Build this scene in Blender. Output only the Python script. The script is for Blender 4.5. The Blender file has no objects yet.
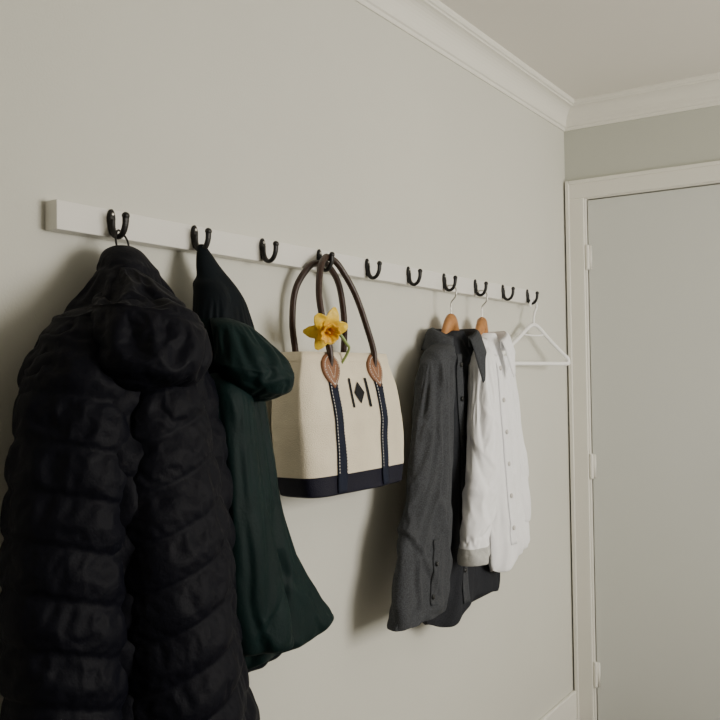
import bpy, bmesh, math, random, time
import numpy as np
from mathutils import Matrix, Vector, noise
from mathutils.bvhtree import BVHTree
random.seed(4)
COL=bpy.context.collection
# ------------------------------------------------------------------ materials
def mat(name,col,rough=.6,bump=0,bscale=60,var=0,vscale=8,sheen=0,metal=0,spec=.5,stretch=(1,1,1),col2=None,sss=0):
    m=bpy.data.materials.new(name);m.use_nodes=True;nt=m.node_tree;N=nt.nodes;L=nt.links
    b=N['Principled BSDF'];b.inputs['Base Color'].default_value=(*col,1);b.inputs['Roughness'].default_value=rough
    b.inputs['Metallic'].default_value=metal;b.inputs['Specular IOR Level'].default_value=spec
    if sheen: b.inputs['Sheen Weight'].default_value=sheen;b.inputs['Sheen Roughness'].default_value=.5
    tc=N.new('ShaderNodeTexCoord');mp=N.new('ShaderNodeMapping');mp.inputs['Scale'].default_value=stretch
    L.new(tc.outputs['Object'],mp.inputs[0])
    if var or col2:
        n=N.new('ShaderNodeTexNoise');n.inputs['Scale'].default_value=vscale;n.inputs['Detail'].default_value=5
        L.new(mp.outputs[0],n.inputs['Vector'])
        r=N.new('ShaderNodeValToRGB');c2=col2 or tuple(c*(1-var) for c in col)
        r.color_ramp.elements[0].color=(*c2,1);r.color_ramp.elements[1].color=(*col,1)
        r.color_ramp.elements[0].position=.35;r.color_ramp.elements[1].position=.65
        L.new(n.outputs['Fac'],r.inputs[0]);L.new(r.outputs[0],b.inputs['Base Color'])
    if bump:
        n2=N.new('ShaderNodeTexNoise');n2.inputs['Scale'].default_value=bscale;n2.inputs['Detail'].default_value=4
        L.new(mp.outputs[0],n2.inputs['Vector'])
        bp=N.new('ShaderNodeBump');bp.inputs['Strength'].default_value=bump;bp.inputs['Distance'].default_value=.004
        L.new(n2.outputs['Fac'],bp.inputs['Height']);L.new(bp.outputs[0],b.inputs['Normal'])
    return m
M={}
M['wall']=mat('wall_paint',(.645,.64,.575),.75,.12,220,.03,1.5)
M['wall_shaded']=mat('wall_paint_shaded',(.53,.54,.48),.75,.12,220,.03,1.5)  # same wall paint, darkened: the back wall's dimmer light put into the colour
M['ceil']=mat('ceiling_paint',(.78,.755,.70),.8,.08,200)
M['trim']=mat('trim_gloss_white',(.80,.785,.72),.4,.03,60)
M['rail']=mat('rail_white_paint',(.76,.745,.70),.45,.06,90)
M['door']=mat('door_paint',(.655,.67,.635),.45,.04,50)
M['gap_shade']=mat('door_gap_shade',(.03,.03,.03),.9)  # near-black colour standing in for the shade inside the door gaps
M['floor']=mat('carpet',(.20,.175,.15),.95,.8,400,.3,120)
M['black']=mat('black_iron',(.010,.009,.009),.42,.15,300,spec=.35)
M['metal']=mat('steel',(.55,.53,.5),.3,0,metal=1)
M['puff']=mat('puffer_nylon',(.0022,.0025,.0060),.62,.25,140,spec=.11)
M['green']=mat('green_waxed_cotton',(.0017,.0125,.0127),.62,.2,200,.25,9,spec=.15)
M['navyin']=mat('navy_lining',(.003,.0060,.009),.7,.2,120,.3,20,spec=.12)
M['canvas']=mat('cream_canvas',(.82,.73,.56),.85,.5,420,.1,14)
M['navy']=mat('navy_canvas',(.006,.006,.018),.6,.4,420,.2,20,spec=.2)
M['strap']=mat('navy_strap',(.007,.011,.028),.7,.5,500,.2,30,spec=.2)
M['leather']=mat('brown_leather',(.038,.015,.008),.42,.25,130,.3,25)
M['tan']=mat('tan_leather',(.27,.115,.05),.5,.3,150,.35,40)
M['stitch']=mat('white_stitch',(.72,.70,.64),.8)
M['ink']=mat('black_embroidery',(.008,.008,.010),.7,.4,300,spec=.2)
M['petal']=mat('daffodil_petal',(.92,.62,.035),.5,.2,80,.08,60)
M['trumpet']=mat('daffodil_trumpet',(.92,.48,.012),.5,.2,120,.15,80)
M['stem']=mat('green_stem',(.25,.33,.10),.5,.1,60)
M['wood']=mat('hanger_wood',(.52,.23,.07),.4,.1,30,.35,6,stretch=(1,6,6))
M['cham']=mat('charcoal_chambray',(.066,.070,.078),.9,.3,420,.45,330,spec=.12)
M['cham_shaded']=mat('charcoal_chambray_shaded',(.030,.032,.038),.9,.25,420,.35,330,spec=.1)  # same cloth as the sleeve, darkened: shade on the body painted into the colour
M['btn']=mat('button',(.012,.012,.012),.3)
M['btnw']=mat('pearl_button',(.55,.53,.5),.3)
M['white']=mat('white_cotton',(.90,.90,.92),.8,.12,300,.03,40,spec=.2)
M['cuff']=mat('grey_cuff_lining',(.50,.50,.48),.85,.4,300,.15,90)
M['plastic']=mat('white_plastic',(.95,.95,.94),.3,.02,40)
# ------------------------------------------------------------------ mesh helpers
class MB:
    def __init__(s): s.v=[];s.f=[];s.m=[];s.mats=[];s.t=None
    def mi(s,k):
        if k not in s.mats: s.mats.append(k)
        return s.mats.index(k)
    def add(s,vs,fs,k):
        o=len(s.v);s.v+= [tuple(map(float,p)) for p in vs]
        i=s.mi(k) if isinstance(k,str) else None
        for j,f in enumerate(fs):
            s.f.append(tuple(x+o for x in f));s.m.append(i if i is not None else s.mi(k[j]))
    def box(s,a,b,k):
        x0,y0,z0=a;x1,y1,z1=b
        s.add([(x0,y0,z0),(x1,y0,z0),(x1,y1,z0),(x0,y1,z0),(x0,y0,z1),(x1,y0,z1),(x1,y1,z1),(x0,y1,z1)],
              [(0,3,2,1),(4,5,6,7),(0,1,5,4),(1,2,6,5),(2,3,7,6),(3,0,4,7)],k)
    def rings(s,R,k,cap=True,kf=None):
        n=len(R[0]);vs=[p for r in R for p in r];fs=[]
        for i in range(len(R)-1):
            for j in range(n):
                a=i*n+j;b=i*n+(j+1)%n;fs.append((a,b,b+n,a+n))
        if cap:
            vs.append(np.mean(np.array(R[0]),0));c0=len(vs)-1
            vs.append(np.mean(np.array(R[-1]),0));c1=len(vs)-1
            for j in range(n):
                fs.append((c0,(j+1)%n,j));fs.append((c1,(len(R)-1)*n+j,(len(R)-1)*n+(j+1)%n))
        if kf: k=[kf(np.mean([vs[q] for q in f],0)) for f in fs]
        s.add(vs,fs,k)
    def tube(s,pts,r,k,n=12,sub=8,flat=(1,1),up=(0,0,1)):
        P=catmull(pts,sub);N=len(P)
        rr=np.interp(np.linspace(0,1,N),np.linspace(0,1,len(r)),r) if hasattr(r,'__len__') else np.full(N,r)
        R=[];u=None
        for i in range(N):
            t=P[min(i+1,N-1)]-P[max(i-1,0)];t=t/np.linalg.norm(t)
            if u is None:
                u=np.cross(t,np.array(up,float))
                if np.linalg.norm(u)<1e-3:u=np.cross(t,[1,0,0.])
            u=u-t*np.dot(u,t);u/=np.linalg.norm(u);w=np.cross(t,u)
            R.append([P[i]+rr[i]*(u*math.cos(a)*flat[0]+w*math.sin(a)*flat[1]) for a in np.linspace(0,2*math.pi,n,endpoint=False)])
        s.rings(R,k)
    def ball(s,c,r,k,n=14):
        r=np.array(r if hasattr(r,'__len__') else (r,r,r));R=[]
        for i in range(1,n):
            p=math.pi*i/n
            R.append([np.array(c)+r*np.array([math.sin(p)*math.cos(a),math.sin(p)*math.sin(a),math.cos(p)]) for a in np.linspace(0,2*math.pi,n*2,endpoint=False)])
        s.rings(R,k)
    def grid(s,G,k):
        h=len(G);w=len(G[0]);vs=[p for r in G for p in r]
        s.add(vs,[(i*w+j,i*w+j+1,(i+1)*w+j+1,(i+1)*w+j) for i in range(h-1) for j in range(w-1)],k)
    def obj(s,name,parent=None,smooth=True,solid=0,bevel=0,mtx=None):
        me=bpy.data.meshes.new(name);me.from_pydata(s.v,[],s.f)
        for k in s.mats: me.materials.append(M[k])
        me.polygons.foreach_set('material_index',s.m)
        bm=bmesh.new();bm.from_mesh(me);bmesh.ops.recalc_face_normals(bm,faces=bm.faces);bm.to_mesh(me);bm.free()
        me.polygons.foreach_set('use_smooth',[smooth]*len(me.polygons));me.update()
        o=bpy.data.objects.new(name,me);COL.objects.link(o)
        if mtx is not None:o.matrix_world=mtx
        if parent:o.parent=parent
        if solid:
            md=o.modifiers.new('s','SOLIDIFY');md.thickness=solid;md.offset=0
        if bevel:
            md=o.modifiers.new('b','BEVEL');md.width=bevel;md.segments=3;md.limit_method='ANGLE'
        return o
def catmull(pts,sub=8):
    p=np.array(pts,float);p=np.vstack([2*p[0]-p[1],p,2*p[-1]-p[-2]]);o=[]
    for i in range(1,len(p)-2):
        for t in np.linspace(0,1,sub,endpoint=False):
            o.append(.5*((2*p[i])+(p[i+1]-p[i-1])*t+(2*p[i-1]-5*p[i]+4*p[i+1]-p[i+2])*t*t+(3*p[i]-p[i-1]-3*p[i+1]+p[i+2])*t**3))
    o.append(p[-2]);return np.array(o)
def empty(name,loc=(0,0,0)):
    e=bpy.data.objects.new(name,None);COL.objects.link(e);e.empty_display_size=.05;return e
def nz(x,y,z): return noise.noise(Vector((x,y,z)))
def rdg(n,w=5): return max(0,1-w*abs(n))**1.4
def zloft(mb,secs,k,rows=120,n=96,disp=None,rotz=0,ex=2.0,zfun=None,kf=None,smooth=3):
    A=np.array(secs,float)
    if A.shape[1]==5:A=np.hstack([A,np.full((len(A),1),rotz)])
    d=np.sqrt((np.diff(A,axis=0)[:,:5]**2).sum(1));T=np.concatenate([[0],np.cumsum(d)]);T/=T[-1]
    t=np.linspace(0,1,rows);B=np.stack([np.interp(t,T,A[:,i]) for i in range(6)],1)
    for _ in range(smooth):
        C=B.copy();C[1:-1]=(B[:-2]+2*B[1:-1]+B[2:])/4;B=C
        C=B.copy();C[2:-2]=(B[:-4]+B[4:]+2*B[2:-2])/4;B=C
    R=[];mb.t=[]
    for i in range(rows):
        z,cx,cy,a,b,ro=B[i];ring=[]
        cr,sr=math.cos(ro),math.sin(ro)
        for th in np.linspace(0,2*math.pi,n,endpoint=False):
            c,s=math.cos(th),math.sin(th)
            q=2/ex;lx=b*math.copysign(abs(s)**q,s);ly=a*math.copysign(abs(c)**q,c)
            nx,ny=a*s,b*c;l=math.hypot(nx,ny)+1e-9;nx/=l;ny/=l
            X=lx*cr+ly*sr;Y=-lx*sr+ly*cr;NX=nx*cr+ny*sr;NY=-nx*sr+ny*cr
            x=cx+X;y=cy+Y;zz=z
            if disp:
                e=disp(x,y,z,th,t[i]);fade=min(1,min(a,b)/.03);x+=NX*e*fade;y+=NY*e*fade
            if zfun: zz+=zfun(x,y,z,th,t[i])
            if x<.007:x=.007+.002*nz(y*20,z*20,0)
            ring.append((x,y,zz));mb.t.append(t[i])
        R.append(ring)
    mb.t+=[0,1]
    mb.rings(R,k,True,kf)
# ---- cloth simulation helpers -------------------------------------------------
SIMS=[]
def add_sim(o,mb,pin,shrink=-.06,press=0.0,mass=.25,bend=2.0,tens=15,grav=.5,quality=5):
    vg=o.vertex_groups.new(name='pin');b={}
    for i,v in enumerate(mb.v):
        w=round(min(1,max(0,pin(v[0],v[1],v[2],mb.t[i]))),2)
        if w>0:b.setdefault(w,[]).append(i)
    for w,l in b.items():vg.add(l,w,'REPLACE')
    md=o.modifiers.new('c','CLOTH');s=md.settings
    s.quality=quality;s.mass=mass;s.tension_stiffness=tens;s.compression_stiffness=tens;s.shear_stiffness=5;s.bending_stiffness=bend
    s.tension_damping=8;s.compression_damping=8;s.shear_damping=5;s.bending_damping=.6;s.air_damping=2
    s.vertex_group_mass='pin';s.pin_stiffness=1.0;s.shrink_min=shrink;s.shrink_max=shrink
    if press: s.use_pressure=True;s.uniform_pressure_force=press
    s.effector_weights.gravity=grav
    md.collision_settings.use_collision=False;md.collision_settings.use_self_collision=False
    md.point_cache.frame_start=1;md.point_cache.frame_end=60
    SIMS.append((o,np.array(mb.v)))
def run_sims(N=24):
    sc=bpy.context.scene;sc.frame_start=1;sc.frame_end=60
    t0=time.time()
    for f in range(1,N+1):
        sc.frame_set(f)
        if time.time()-t0>170:break
    dg=bpy.context.evaluated_depsgraph_get()
    for o,v0 in SIMS:
        me=bpy.data.meshes.new_from_object(o.evaluated_get(dg))
        n=len(me.vertices);co=np.empty(n*3);me.vertices.foreach_get('co',co);co=co.reshape(-1,3)
        bad=~np.isfinite(co).all(1);co[bad]=v0[bad]
        co[:,0]=np.maximum(co[:,0],.006)
        me.vertices.foreach_set('co',co.ravel());me.update()
        o.modifiers.clear();o.data=me;me.name=o.name
        me.polygons.foreach_set('use_smooth',[True]*len(me.polygons))
        o.vertex_groups.clear()
        md=o.modifiers.new('ss','SUBSURF');md.levels=1;md.render_levels=1
    sc.frame_set(1)
def folds(seed,amp,k,vs=.8,cr=.004):
    def f(x,y,z,th,t):
        g=.25+.75*t;wy=y+.03*nz(y*3,z*3,seed)
        e=amp*g*(1.3*nz(wy*k+seed,x*k*.8,z*vs)+.5*nz(wy*k*2.1,x*k*1.7+seed,z*vs*1.5))+.003*nz(y*11,z*9,x*11+seed)
        n3=nz((y*.8+z*.5)*9+seed,(z*.8-y*.5)*5,x*5);n4=nz((y*.8-z*.6)*10+seed,(z*.8+y*.6)*6,x*5+3)
        return e+cr*(rdg(n3,4)+rdg(n4,4)-rdg(n3+.15,4)-rdg(n4-.15,4))
    return f
def lump(seed,big=.02,lf=.012,h=.09,tilt=0,amp=.0055):
    def f(x,y,z,th,t):
        w=(z+tilt*y+.016*nz(x*3+seed,y*3,z*1.5))/h
        return amp*(abs(math.sin(math.pi*w))**.6-.6)+big*nz(x*5,y*5,z*3+seed)+lf*nz((y+.5*x)*7+seed,x*5,z*1.5)+.004*nz(x*20,y*20+seed,z*14)
    return f
def seam(h,seed,tilt,rowh,top=.06,bot=1.01,w0=.08):
    def f(x,y,z,t):
        w=(z+tilt*y+.016*nz(x*3+seed,y*3,z*1.5))/h
        d=abs(w-round(w))*h
        return 1 if (d<rowh*.62 or t<top or t>bot) else w0
    return f
# ------------------------------------------------------------------ room
D=3.3667;W=2.9;Y0=-1.3;H=2.4
m=MB();m.box((-.1,Y0-.1,0),(0,D+.1,H),'wall');m.obj('wall_left',smooth=False)
dx0,dx1,dz=.088,.852,2.022
m=MB();m.box((0,D,0),(dx0-.025,D+.1,H),'wall_shaded');m.box((dx1+.025,D,0),(W,D+.1,H),'wall_shaded');m.box((dx0-.025,D,dz+.025),(dx1+.025,D+.1,H),'wall_shaded')
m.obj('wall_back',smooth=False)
m=MB();wy0,wy1,wz0,wz1=1.35,2.85,.95,2.1
m.box((W,Y0-.1,0),(W+.1,wy0,H),'wall');m.box((W,wy1,0),(W+.1,D+.1,H),'wall');m.box((W,wy0,0),(W+.1,wy1,wz0),'wall');m.box((W,wy0,wz1),(W+.1,wy1,H),'wall')
m.obj('wall_right',smooth=False)
m=MB();m.box((0,Y0-.1,0),(W,Y0,H),'wall');m.obj('wall_front',smooth=False)
m=MB();m.box((-.1,Y0-.1,-.1),(W+.1,D+.2,0),'floor');m.obj('floor',smooth=False)
m=MB();m.box((-.1,Y0-.1,H),(W+.1,D+.1,H+.1),'ceil');m.obj('ceiling',smooth=False)
m=MB()
for (a,b) in (((W-.015,wy0-.05,wz0-.05),(W+.02,wy0+.03,wz1+.05)),((W-.015,wy1-.03,wz0-.05),(W+.02,wy1+.05,wz1+.05)),((W-.015,wy0,wz1-.03),(W+.02,wy1,wz1+.05)),((W-.05,wy0-.05,wz0-.04),(W+.02,wy1+.05,wz0)),((W+.02,2.08,wz0),(W+.05,2.12,wz1))):m.box(a,b,'trim')
m.obj('window_1',smooth=False,bevel=.003)
prof=[(0,.0967),(.006,.0967),(.0075,.086),(.013,.083),(.015,.076)]
for i in range(9):
    a=math.pi/2*i/8;prof.append((.015+.043*(1-math.cos(a)),.076-.056*math.sin(a)))
prof+=[(.060,.016),(.066,.014),(.0703,.008),(.0703,0)]
m=MB();R=[]
for d,h in prof:R.append([(d,Y0+d,H-h),(W-d,Y0+d,H-h),(W-d,D-d,H-h),(d,D-d,H-h)])
m.rings(R,'trim',cap=False);o=m.obj('trim_1',smooth=False)
def bb(n,a,b):
    m=MB();m.box(a,b,'trim');m.obj(n,smooth=False,bevel=.005)
bb('baseboard_left',(0,Y0,0),(.015,D-.02,.131));bb('baseboard_back',(dx1+.09,D-.015,0),(W,D,.131))
bb('baseboard_right',(W-.015,Y0,0),(W,D-.02,.131));bb('baseboard_front',(.016,Y0,0),(W-.016,Y0+.015,.131))
m=MB()
def arch(x0,x1,z0,z1,y0):m.box((x0,y0,z0),(x1,D,z1),'trim')
arch(.007,.078,0,2.030,D-.016);arch(.007,.022,0,2.1016,D-.021)
arch(.862,.93,0,2.030,D-.016);arch(.918,.933,0,2.1016,D-.021)
arch(.007,.933,2.030,2.1,D-.016);arch(.022,.918,2.087,2.1016,D-.021)
m.box((.066,D-.006,0),(.0845,D+.1,2.030),'trim');m.box((.856,D-.006,0),(.875,D+.1,2.030),'trim');m.box((.066,D-.006,2.026),(.875,D+.1,2.045),'trim')
m.obj('trim_2',smooth=False,bevel=.0025)
e=empty('door_1')
m=MB();m.box((dx0,D+.004,.006),(dx1,D+.042,dz),'door');m.obj('leaf',e,False,bevel=.002)
m=MB();m.box((dx0-.004,D+.044,0),(dx1+.004,D+.05,dz+.004),'gap_shade');m.obj('gap_shade_sheet',e,False)  # added dark sheet behind the leaf, paints the gaps as shade
for hz in (1.80,.995,.2):
    m=MB();m.tube([(dx0-.001,D-.006,hz-.048),(dx0-.001,D-.006,hz),(dx0-.001,D-.006,hz+.048)],.0075,'trim');m.box((dx0,D-.002,hz-.045),(dx0+.014,D+.006,hz+.045),'trim');m.box((dx0-.018,D-.009,hz-.045),(dx0,D-.004,hz+.045),'trim')
    m.obj('hinge',e,True)
m=MB();m.tube([(.79,D+.004,1.0),(.79,D-.02,1.0),(.79,D-.05,1.0)],[.026,.01,.01],'metal');m.tube([(.79,D-.045,1.0),(.74,D-.047,1.0),(.68,D-.045,1.0)],.009,'metal');m.obj('lever_handle',e)
# ------------------------------------------------------------------ rail + hooks
m=MB();m.box((.0,.9405,1.5956),(.03,2.975,1.6444),'rail');m.obj('hook_rail',smooth=False,bevel=.0015)
HY=[1.0524+.2043*i for i in range(10)]
for i,y in enumerate(HY):
    m=MB()
    R=[]
    for (x,s) in ((.0301,1.0),(.0335,1.0),(.0355,.8),(.0362,.4)):
        R.append([(x,y+.0085*s*math.cos(a)*(1.0 if math.sin(a)>0 else .8),1.622+.0225*s*math.copysign(abs(math.sin(a))**.8,math.sin(a))) for a in np.linspace(0,2*math.pi,28,endpoint=False)])
    m.rings(R,'black')
    m.tube([(.035,y,1.626),(.0355,y,1.612),(.039,y,1.600),(.049,y,1.5945),(.060,y,1.600),(.0665,y,1.613),(.068,y,1.628)],[.0045,.0045,.006,.0052,.005,.005,.0055],'black',14,8,(1.25,.85),up=(1,0,0))
    m.ball((.068,y,1.629),(.006,.0075,.0065),'black')
    m.ball((.0362,y,1.635),(.0015,.003,.003),'metal')
    m.obj('coat_hook')
# ------------------------------------------------------------------ puffer coat
e=empty('puffer_coat')
hy=HY[0]
PK=dict(shrink=-.055,press=2.0,mass=.15,grav=.3,bend=1.0,quality=4)
m=MB();zloft(m,[(1.578,.060,hy,.012,.010),(1.572,.062,hy,.035,.03),(1.54,.075,hy-.005,.056,.045),(1.50,.09,1.035,.095,.065),(1.45,.10,1.02,.14,.078),(1.38,.11,1.01,.18,.085),
 (1.2,.12,1.01,.20,.095),(1.0,.12,1.025,.21,.10),(.75,.12,1.05,.225,.11),(.56,.12,1.07,.22,.11),(.54,.12,1.07,.19,.08)],'puff',150,120,lump(1,h=.08))
o=m.obj('body',e);add_sim(o,m,seam(.08,1,.0,.0085),**PK)
m=MB();zloft(m,[(1.47,.105,.965,.02,.02),(1.455,.11,.955,.06,.05),(1.38,.12,.915,.079,.068),(1.2,.13,.880,.088,.074),(1.0,.14,.862,.09,.078),(.8,.145,.862,.086,.076),(.66,.145,.875,.06,.06),(.64,.145,.875,.045,.045)],'puff',130,100,lump(5,.012,h=.075,tilt=.2))
o=m.obj('sleeve_near',e);add_sim(o,m,seam(.075,5,.2,.0072),**PK)
m=MB();zloft(m,[(1.43,.15,1.06,.02,.02),(1.41,.15,1.055,.07,.05),(1.34,.165,1.03,.086,.074),(1.15,.185,1.022,.108,.080),(.95,.19,1.034,.114,.084),(.75,.19,1.047,.120,.088),(.60,.185,1.052,.102,.074),(.58,.185,1.052,.085,.06)],'puff',150,120,lump(9,.014,h=.075,tilt=-.3))
o=m.obj('sleeve_far',e);add_sim(o,m,seam(.075,9,-.3,.0068),**PK)
PK['press']=3.5;PK['grav']=.1
m=MB();zloft(m,[(1.535,.10,1.02,.015,.015),(1.525,.11,1.02,.05,.04),(1.49,.15,1.01,.084,.066),(1.43,.18,.998,.099,.085),(1.38,.19,.990,.101,.088),(1.345,.185,.985,.082,.070),(1.33,.18,.985,.03,.03)],'puff',90,110,lump(3,.014,h=.11,tilt=.2))
o=m.obj('hood',e);add_sim(o,m,seam(.11,3,.2,.0055,.05,w0=.06),**PK)
m=MB();m.tube([(.062,hy-.014,1.57),(.056,hy-.012,1.592),(.050,hy,1.606),(.056,hy+.012,1.592),(.062,hy+.014,1.57)],.0018,'black');m.obj('hanging_loop',e)
# ------------------------------------------------------------------ green jacket
e=empty('green_jacket')
hy=HY[1]
def hemslant(x,y,z,th,t): return (.10*(y-1.40)+.006*nz(y*12,x*12,3))*max(0,(t-.6)/.4)
PW=.12
def softpin(top,w=PW): return lambda x,y,z,t: 1 if t<top else (max(w,1-(t-top)/.05) if t<top+.05 else w)
m=MB();zloft(m,[(1.606,.050,hy,.006,.006),(1.59,.052,hy+.002,.018,.013),(1.555,.06,1.268,.032,.022),(1.52,.068,1.277,.052,.036),(1.44,.082,1.297,.084,.05),(1.30,.088,1.280,.102,.062),(1.1,.092,1.290,.130,.068),(.97,.095,1.332,.152,.072),(.875,.097,1.378,.174,.076),(.85,.097,1.382,.178,.076),(.855,.097,1.382,.15,.05)],
 'green',150,140,folds(2.2,.026,9),zfun=hemslant,kf=lambda c:'navyin' if c[2]>1.46-.3*(c[0]-.1) else 'green')
o=m.obj('body',e);add_sim(o,m,softpin(.14),-.035)
m=MB();zloft(m,[(1.46,.12,1.225,.02,.02),(1.45,.13,1.235,.045,.03),(1.41,.15,1.26,.070,.044),(1.37,.16,1.282,.082,.052),(1.335,.155,1.298,.066,.045),(1.315,.145,1.293,.02,.02)],'green',70,90,folds(7.2,.024,10,5))
o=m.obj('hood',e);add_sim(o,m,softpin(.15,.15),-.06,.4)
m=MB();zloft(m,[(1.36,.13,1.22,.02,.02),(1.33,.135,1.225,.05,.035),(1.15,.145,1.24,.055,.04),(1.0,.15,1.27,.06,.042),(.88,.15,1.30,.06,.042),(.86,.15,1.305,.058,.04),(.865,.15,1.305,.045,.03)],'green',110,80,folds(4.4,.016,10,2))
o=m.obj('sleeve',e);add_sim(o,m,softpin(.1),-.04)
m=MB();zloft(m,[(1.2,.075,1.26,.09,.04),(.83,.08,1.31,.13,.045),(.785,.08,1.31,.13,.045),(.79,.08,1.31,.11,.03)],'navyin',60,80,folds(1.4,.010,10))
m.obj('lining',e)
# ------------------------------------------------------------------ tote bag
e=empty('canvas_tote_bag')
BS=np.array([(1.094,.072,1.700,.180,.055),(1.097,.073,1.698,.190,.062),(1.14,.072,1.692,.199,.063),(1.25,.068,1.688,.205,.060),(1.33,.064,1.688,.202,.052),(1.402,.060,1.692,.183,.037)])
def bagd(y,z): return .009*nz(y*7,z*6,1)+.005*nz(y*15,z*13,5)
def bagx(y,z):
    zz=BS[:,0];cx,cy,a,b=[np.interp(z,zz,BS[:,i]) for i in (1,2,3,4)]
    u=min(.999,abs((y-cy)/a));return cx+b*(1-u**5)**(1/5)+bagd(y,z)
R=[];n=160;ex=5
zs=list(np.concatenate([np.linspace(1.094,1.1,4),np.linspace(1.104,1.402,70)]))
def ring(z,inset=0):
    cx,cy,a,b=[np.interp(z,BS[:,0],BS[:,i]) for i in (1,2,3,4)];a-=inset;b-=inset;r=[]
    for th in np.linspace(0,2*math.pi,n,endpoint=False):
        c,s=math.cos(th),math.sin(th);y=cy+a*math.copysign(abs(c)**(2/ex),c);x=cx+b*math.copysign(abs(s)**(2/ex),s)
        if s>0:x+=bagd(y,z)*min(1,s*2)
        if abs(c)>.9 and z>1.15: y-=math.copysign(.012*(z-1.15)/.25*max(0,1-abs(s)/.43),c)
        r.append((max(x,.006),y,z+ (.004*math.sin((y-1.68)*14) if z>1.39 else 0)))
    return r
for z in zs:R.append(ring(z))
for z in np.linspace(1.402,1.16,12):R.append(ring(z,.003))
m=MB();m.rings(R,'canvas',True,kf=lambda c:'navy' if c[2]<1.138 and c[2]>1.0 else 'canvas')
m.obj('bag_body',e)
m=MB();R=[]
for z,o_ in ((1.385,.0012),(1.405,.0012),(1.405,-.004),(1.385,-.004)):R.append([(p[0],p[1],z) for p in ring(min(z,1.402),-o_)])
m.rings(R,'canvas',False);m.obj('rim_hem',e)
m=MB();ms=MB()
SY=(1.598,1.776)
for sy in SY:
    G=[]
    for z in np.linspace(1.10,1.385,50):
        G.append([(bagx(sy+dy,z)+.0028,sy+dy,z) for dy in (-.0155,-.008,0,.008,.0155)])
    m.grid(G,'strap')
    for dy in (-.0125,.0125):
        z=1.142
        while z<1.335:
            a=[(bagx(sy+dy+k,z+q)+.0048,sy+dy+k,z+q) for k,q in ((-.0009,0),(.0009,0),(.0009,.004),(-.0009,.004))]
            ms.add(a,[(0,1,2,3)],'stitch');z+=.0068
for sy in SY:
    out=[]
    for t in np.linspace(0,1,40,endpoint=False):
        a=2*math.pi*t;yy=.031*math.cos(a);zz=.040*math.sin(a)
        if math.sin(a)<0: yy*=(1-.75*(-math.sin(a))**2.2);zz*=1.15
        else: zz*=.75;yy*=(1-.15*math.sin(a)**3)
        out.append((yy,zz))
    zc=1.372
    R=[]
    for s,dx in ((1,.001),(1,.0045),(.93,.0062),(.5,.0066),(.05,.0066)):
        R.append([(bagx(sy+p[0]*s,min(1.4,zc+p[1]*s))+dx,sy+p[0]*s,zc+p[1]*s) for p in out])
    m.rings(R,'tan')
    for j in range(0,40,1):
        p=out[j];s=.82;y=sy+p[0]*s;z=zc+p[1]*s;x=bagx(y,min(1.4,z))+.0072
        ms.ball((x,y,z),(.0006,.0013,.0013),'stitch',5)
    for j in range(8):
        for sg in (-1,1):
            y=sy+sg*(.002+.0016*j);z=zc-.022+.0035*j;ms.ball((bagx(y,min(1.4,z))+.0072,y,z),(.0006,.0012,.0012),'stitch',5)
m.obj('straps_and_tabs',e,solid=.0015)
ms.obj('stitching',e)
m=MB();h=.066;w=.068;y0_=1.655;z0_=1.281
def q4(*p):
    n=6;a,b,c,d=[np.array(t,float) for t in p];G=[]
    for i in range(n+1):
        row=[]
        for j in range(2):
            l=a+(d-a)*i/n;r=b+(c-b)*i/n;pt=l+(r-l)*j;y=y0_+pt[0]*w;z=z0_+pt[1]*h;row.append((bagx(y,z)+.0022,y,z))
        G.append(row)
    m.grid(G,'ink')
q4((.08,0),(.20,0),(.20,1),(.08,1));q4((1.00,0),(1.12,0),(1.12,1),(1.00,1))
q4((.60,.12),(.88,.5),(.60,.88),(.32,.5))
m.obj('stand_in_mark',e,smooth=False)
m=MB()
m.tube([(.104,1.598,1.352),(.107,1.597,1.40),(.098,1.588,1.46),(.084,1.590,1.53),(.071,1.615,1.592),(.060,1.648,1.620),(.058,1.667,1.6225),(.062,1.70,1.608),(.076,1.745,1.545),(.094,1.770,1.46),(.107,1.777,1.40),(.104,1.776,1.352)],[.0045,.0075,.0075,.0075,.0075,.0075,.0075,.0075,.0075,.0075,.0075,.0045],'leather',12,8)
m.obj('handle_front',e)
m=MB()
m.tube([(.027,1.58,1.352),(.028,1.577,1.40),(.028,1.566,1.47),(.031,1.575,1.545),(.041,1.613,1.598),(.046,1.648,1.609),(.046,1.68,1.607),(.045,1.725,1.565),(.04,1.752,1.48),(.028,1.764,1.40),(.027,1.762,1.352)],.0075,'leather',12,8)
m.obj('handle_back',e)
# ------------------------------------------------------------------ daffodil
e=empty('daffodil')
fc=Vector((.122,1.558,1.455));fd=Vector((.72,-.42,-.45)).normalized()
mx=Matrix.Translation(fc)@fd.to_track_quat('Z','Y').to_matrix().to_4x4()
m=MB()
for i in range(6):
    an=math.radians(60*i+12);zo=.0015*(i%2);G=[]
    for u in np.linspace(0,1,14):
        wd=.0185*(math.sin(math.pi*min(1,u*.90+.06))**.7)*(1-.15*u)
        row=[]
        for v in np.linspace(-1,1,9):
            x=.049*u;y=wd*v;z=zo+.010*math.sin(u*2.4)-.012*u*u*(1 if i%2 else -.3)+.004*v*v*(1-u)+.0035*nz(x*90,y*90,i*3)
            row.append((x*math.cos(an)-y*math.sin(an),x*math.sin(an)+y*math.cos(an),z))
        G.append(row)
    m.grid(G,'petal')
m.obj('petals',e,solid=.0008,mtx=mx)
m=MB();G=[]
for u in np.linspace(0,1,16):
    r=.0085+.004*u+.0095*max(0,u-.65)/.35
    G.append([((r+.0022*u**4*math.sin(9*a))*math.cos(a),(r+.0022*u**4*math.sin(9*a))*math.sin(a),.002+.032*u-.003*max(0,u-.85)/.15) for a in np.linspace(0,2*math.pi,73)])
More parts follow.
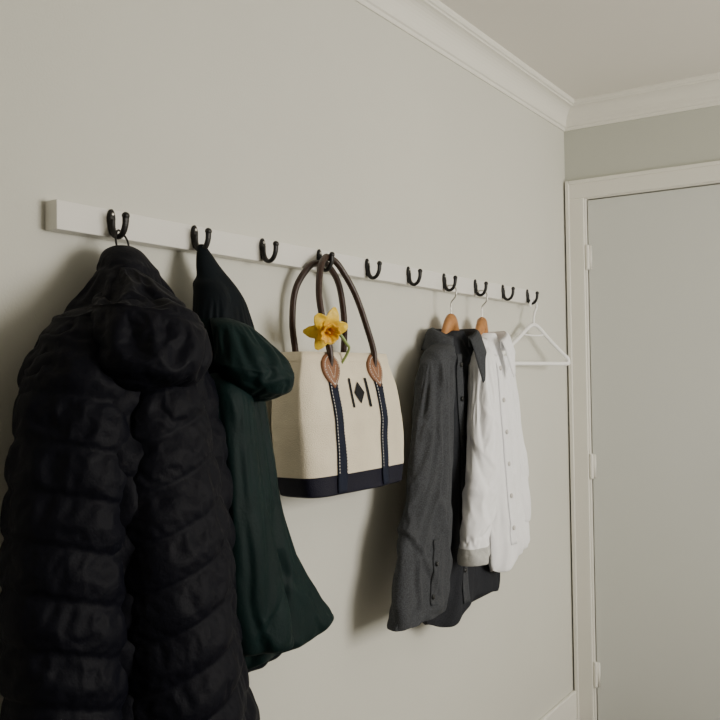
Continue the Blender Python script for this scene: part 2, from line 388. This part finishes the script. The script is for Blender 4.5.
m.grid(G,'trumpet');m.ball((0,0,.006),(.007,.007,.004),'trumpet');m.tube([(0,0,.005),(0,0,.015),(.0005,0,.026)],.0014,'petal')
m.obj('trumpet',e,solid=.0009,mtx=mx)
m=MB();b=fc-fd*.004
m.tube([tuple(b),tuple(b-fd*.012),(.110,1.612,1.455),(.120,1.640,1.425),(.118,1.652,1.408),(.085,1.650,1.36)],[.0035,.005,.004,.0035,.003,.003],'stem')
m.obj('stem',e)
# ------------------------------------------------------------------ hangers
def wood_hanger(name,hy,rot,cx=.052,L=.17,dy=0):
    m=MB();T=Matrix.Translation((cx,hy+dy,0))@Matrix.Rotation(rot,4,'Z')
    tp=lambda u,w,z: tuple(T@Vector((w,u,z)))
    s=L/.2
    pts=[tp(-.2*s,.002,1.352),tp(-.15*s,.001,1.380),(tp(-.09*s,0,1.416)),tp(-.035,-.002,1.466),tp(0,0,1.503),tp(.035,-.002,1.466),tp(.09*s,0,1.416),tp(.15*s,.001,1.380),tp(.2*s,.002,1.352)]
    m.tube(pts,[.010,.012,.014,.018,.025,.018,.014,.012,.010],'wood',16,8,(.62,1.0))
    m.ball(tp(0,0,1.508),(.016,.020,.020),'wood')
    hk=[tp(0,0,1.50),tp(0,0,1.54),tp(0,.002,1.56),tp(0,.015,1.575),tp(0,.018,1.592)]
    for a in np.linspace(-.2,3.3,9):hk.append(tp(0,-.001+.019*math.cos(a),1.592+.017*math.sin(a)))
    m.tube(hk,.0022,'metal',8,5)
    return m.obj(name)
wood_hanger('wooden_hanger',HY[6],.03,L=.15)
wood_hanger('wooden_hanger',HY[7],.14,L=.12)
m=MB();T=Matrix.Translation((.053,HY[9],0))@Matrix.Rotation(math.radians(-12),4,'Z');tp=lambda u,z,w=0: tuple(T@Vector((w,u,z)))
hk=[]
for a in np.linspace(3.4,-.9,12):hk.append(tp(.019*math.cos(a),1.586+.019*math.sin(a)))
m.tube(hk+[tp(.004,1.556),tp(0,1.54),tp(0,1.515)],.004,'plastic',10,5)
m.tube([tp(0,1.522),tp(.03,1.512),tp(.10,1.468),tp(.17,1.428),tp(.207,1.408),tp(.214,1.395),tp(.205,1.388),tp(.1,1.388),tp(0,1.388),tp(-.1,1.388),tp(-.205,1.388),tp(-.214,1.395),tp(-.207,1.408),tp(-.17,1.428),tp(-.10,1.468),tp(-.03,1.512),tp(0,1.522)],.0070,'plastic',10,8)
m.tube([tp(-.055,1.497),tp(-.052,1.487),tp(0,1.484),tp(.052,1.487),tp(.055,1.497)],.003,'plastic',8,5)
m.obj('plastic_hanger')
# ------------------------------------------------------------------ shirts
def collar(mb,c,z0,k,rx=.034,ry=.05,front=-.2,leaf=.045,point=.045,open_=.35):
    G=[]
    A=np.linspace(open_,2*math.pi-open_,60)
    for row in range(12):
        r_=[]
        for a in A:
            fr=max(0,math.cos(a))**1.5
            edge=math.exp(-((min(a-open_,2*math.pi-open_-a))/.35)**2)
            if row<5:
                t=row/4;z=z0-.020*fr+.038*t*(1-.25*fr);r=1-.05*t
            else:
                t=(row-4)/7;zt=z0-.020*fr+.038*(1-.25*fr);z=zt-(leaf+point*edge)*t+.004*math.sin(min(1,t*3)*math.pi);r=.97+.12*min(1,t*4)+.30*t+.22*edge*t
            aa=a+front+(.25*edge*(1 if a<math.pi else -1))*(max(0,(row-4))/7)*.6
            r_.append((max(.01,c[0]+rx*r*math.cos(aa)),c[1]+ry*r*math.sin(aa),z))
        G.append(r_)
    mb.grid(G,k)
eC=empty('charcoal_shirt')
def hem1(x,y,z,th,t):
    return (-.050*math.exp(-((y-2.17)/.10)**2)-.02*math.exp(-((y-2.50)/.08)**2)+.004*nz(y*15,0,1))*max(0,(t-.75)/.25)
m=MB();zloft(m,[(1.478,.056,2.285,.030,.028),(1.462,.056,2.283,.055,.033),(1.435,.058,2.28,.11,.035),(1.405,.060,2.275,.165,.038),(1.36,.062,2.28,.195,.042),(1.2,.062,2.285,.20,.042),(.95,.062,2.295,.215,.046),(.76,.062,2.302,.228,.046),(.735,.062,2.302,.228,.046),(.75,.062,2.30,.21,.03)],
 'cham_shaded',140,140,folds(12,.020,9,.7),zfun=hem1);cbody=m.obj('body',eC);add_sim(cbody,m,softpin(.2),-.03)
m=MB();zloft(m,[(1.44,.075,2.20,.03,.02),(1.425,.08,2.175,.064,.030),(1.37,.088,2.12,.080,.034),(1.3,.098,2.085,.094,.036),(1.1,.112,2.03,.106,.038),(.95,.120,1.978,.110,.038),(.845,.126,1.945,.110,.034),(.837,.126,1.943,.117,.034),(.775,.130,1.932,.118,.033),(.768,.130,1.931,.111,.030),(.79,.130,1.935,.09,.02)],
 'cham',150,120,folds(15,.024,9,1.0,.007));cslv=m.obj('sleeve_near',eC);add_sim(cslv,m,softpin(.1),-.035)
m=MB();zloft(m,[(1.40,.06,2.43,.03,.02),(1.36,.06,2.46,.04,.025),(1.1,.055,2.50,.045,.028),(.80,.055,2.52,.045,.028),(.81,.055,2.52,.04,.02)],'cham_shaded',90,80,folds(18,.008,12,2));m.obj('sleeve_far',eC)
m=MB();collar(m,(.068,2.262),1.446,'cham',.060,.086,-.6,.062,.066);m.obj('collar',eC,solid=.0025)
eW=empty('white_shirt')
def hem2(x,y,z,th,t):
    return (-.050*math.exp(-((y-2.42)/.09)**2)-.02*math.exp(-((y-2.62)/.08)**2)+.004*nz(y*15,0,1))*max(0,(t-.75)/.25)
RZ=-.17
m=MB();zloft(m,[(1.478,.062,2.487,.030,.028),(1.462,.064,2.485,.05,.033),(1.435,.070,2.48,.09,.035),(1.40,.080,2.47,.135,.038),(1.34,.092,2.465,.160,.042,),(1.2,.098,2.475,.166,.044),(.98,.102,2.51,.182,.046),(.86,.102,2.525,.184,.046),(.84,.102,2.525,.184,.046),(.855,.102,2.525,.165,.03)],
 'white',140,140,folds(22,.024,9,.7),zfun=hem2,rotz=RZ);wbody=m.obj('body',eW);add_sim(wbody,m,softpin(.2),-.035)
m=MB();zloft(m,[(1.43,.10,2.375,.02,.02),(1.415,.11,2.36,.038,.028),(1.37,.128,2.325,.052,.034),(1.3,.145,2.285,.060,.036),(1.1,.162,2.228,.063,.036),(.96,.168,2.188,.056,.033),(.93,.168,2.178,.050,.031),(.925,.168,2.178,.056,.033),(.875,.168,2.168,.056,.033),(.87,.168,2.168,.052,.03),(.89,.168,2.168,.04,.02)],
 'white',130,90,folds(25,.018,10,1.0,.005),kf=lambda c:'cuff' if c[2]<.922 else 'white');o=m.obj('sleeve_near',eW);add_sim(o,m,softpin(.1),-.045)
m=MB();zloft(m,[(1.41,.075,2.57,.02,.02),(1.38,.08,2.585,.035,.028),(1.15,.085,2.635,.045,.03),(.95,.09,2.68,.047,.03),(.90,.09,2.685,.042,.027),(.91,.09,2.685,.03,.02)],'white',110,80,folds(28,.016,9,1.2));o=m.obj('sleeve_far',eW);add_sim(o,m,softpin(.1),-.045)
m=MB();collar(m,(.072,2.468),1.446,'white',.058,.078,-.6,.057,.058);m.obj('collar',eW,solid=.002)
run_sims(24)
def surf(body):
    me=body.data;bv=BVHTree.FromPolygons([v.co.copy() for v in me.vertices],[tuple(p.vertices) for p in me.polygons])
    last=[.12]
    def sx(y,z):
        h=bv.ray_cast(Vector((.6,y,z)),Vector((-1,0,0)))
        if h[0] is not None:last[0]=h[0].x
        return last[0]
    return sx
def placket(par,body,kk,bk,z0,z1,ycf,hw,nb,zb0,zb1):
    sx=surf(body);m=MB();G=[]
    for z in np.linspace(z1,z0,60):
        yc=ycf(z);G.append([(sx(yc+d,z)+.003,yc+d,z) for d in np.linspace(-hw,hw,7)])
    m.grid(G[::-1],kk)
    for z in np.linspace(zb0,zb1,nb):
        yc=ycf(z);m.ball((sx(yc,z)+.006,yc,z),(.0022,.006,.006),bk,8)
    m.obj('placket',par,solid=.003)
placket(eC,cbody,'cham','btn',.72,1.41,lambda z:2.225+.02*(1.44-z),.016,7,.81,1.38)
placket(eW,wbody,'white','btnw',.85,1.41,lambda z:2.425+.05*(1.44-z),.016,6,.90,1.37)
sx=surf(cslv);m=MB();G=[]
for z in np.linspace(.94,.78,24):G.append([(sx(1.965+d+.12*(z-.8),z)+.002,1.965+d+.12*(z-.8),z) for d in np.linspace(-.011,.011,5)])
m.grid(G[::-1],'cham');m.ball((sx(1.963,.80)+.005,1.963,.80),(.002,.0055,.0055),'btn',8);m.ball((sx(1.975,.88)+.005,1.975,.88),(.002,.005,.005),'btn',8)
m.obj('cuff_placket',eC,solid=.002)
# ------------------------------------------------------------------ lights
def area(name,loc,rot,sx_,sy_,en,col):
    l=bpy.data.lights.new(name,'AREA');l.shape='RECTANGLE';l.size=sx_;l.size_y=sy_;l.energy=en;l.color=col
    o=bpy.data.objects.new(name,l);o.location=loc;o.rotation_euler=rot;COL.objects.link(o)
area('window_daylight',(W+.25,2.15,1.6),(0,math.radians(90),0),1.2,1.3,94,(1,.945,.85))
w=bpy.data.worlds.new('world');bpy.context.scene.world=w;w.use_nodes=True
w.node_tree.nodes['Background'].inputs[0].default_value=(.85,.92,1,1);w.node_tree.nodes['Background'].inputs[1].default_value=.3
# ------------------------------------------------------------------ camera
c=bpy.data.cameras.new('camera');co=bpy.data.objects.new('camera',c);COL.objects.link(co)
c.sensor_width=36;c.lens=892.84/720*36;c.clip_start=.01
R3=Matrix.Rotation(.57898,4,'Z')@Matrix.Rotation(math.pi/2+.020368,4,'X')@Matrix.Rotation(-.014567,4,'Z')
co.matrix_world=Matrix.Translation((1.2284,0,1.3464))@R3
bpy.context.scene.camera=co
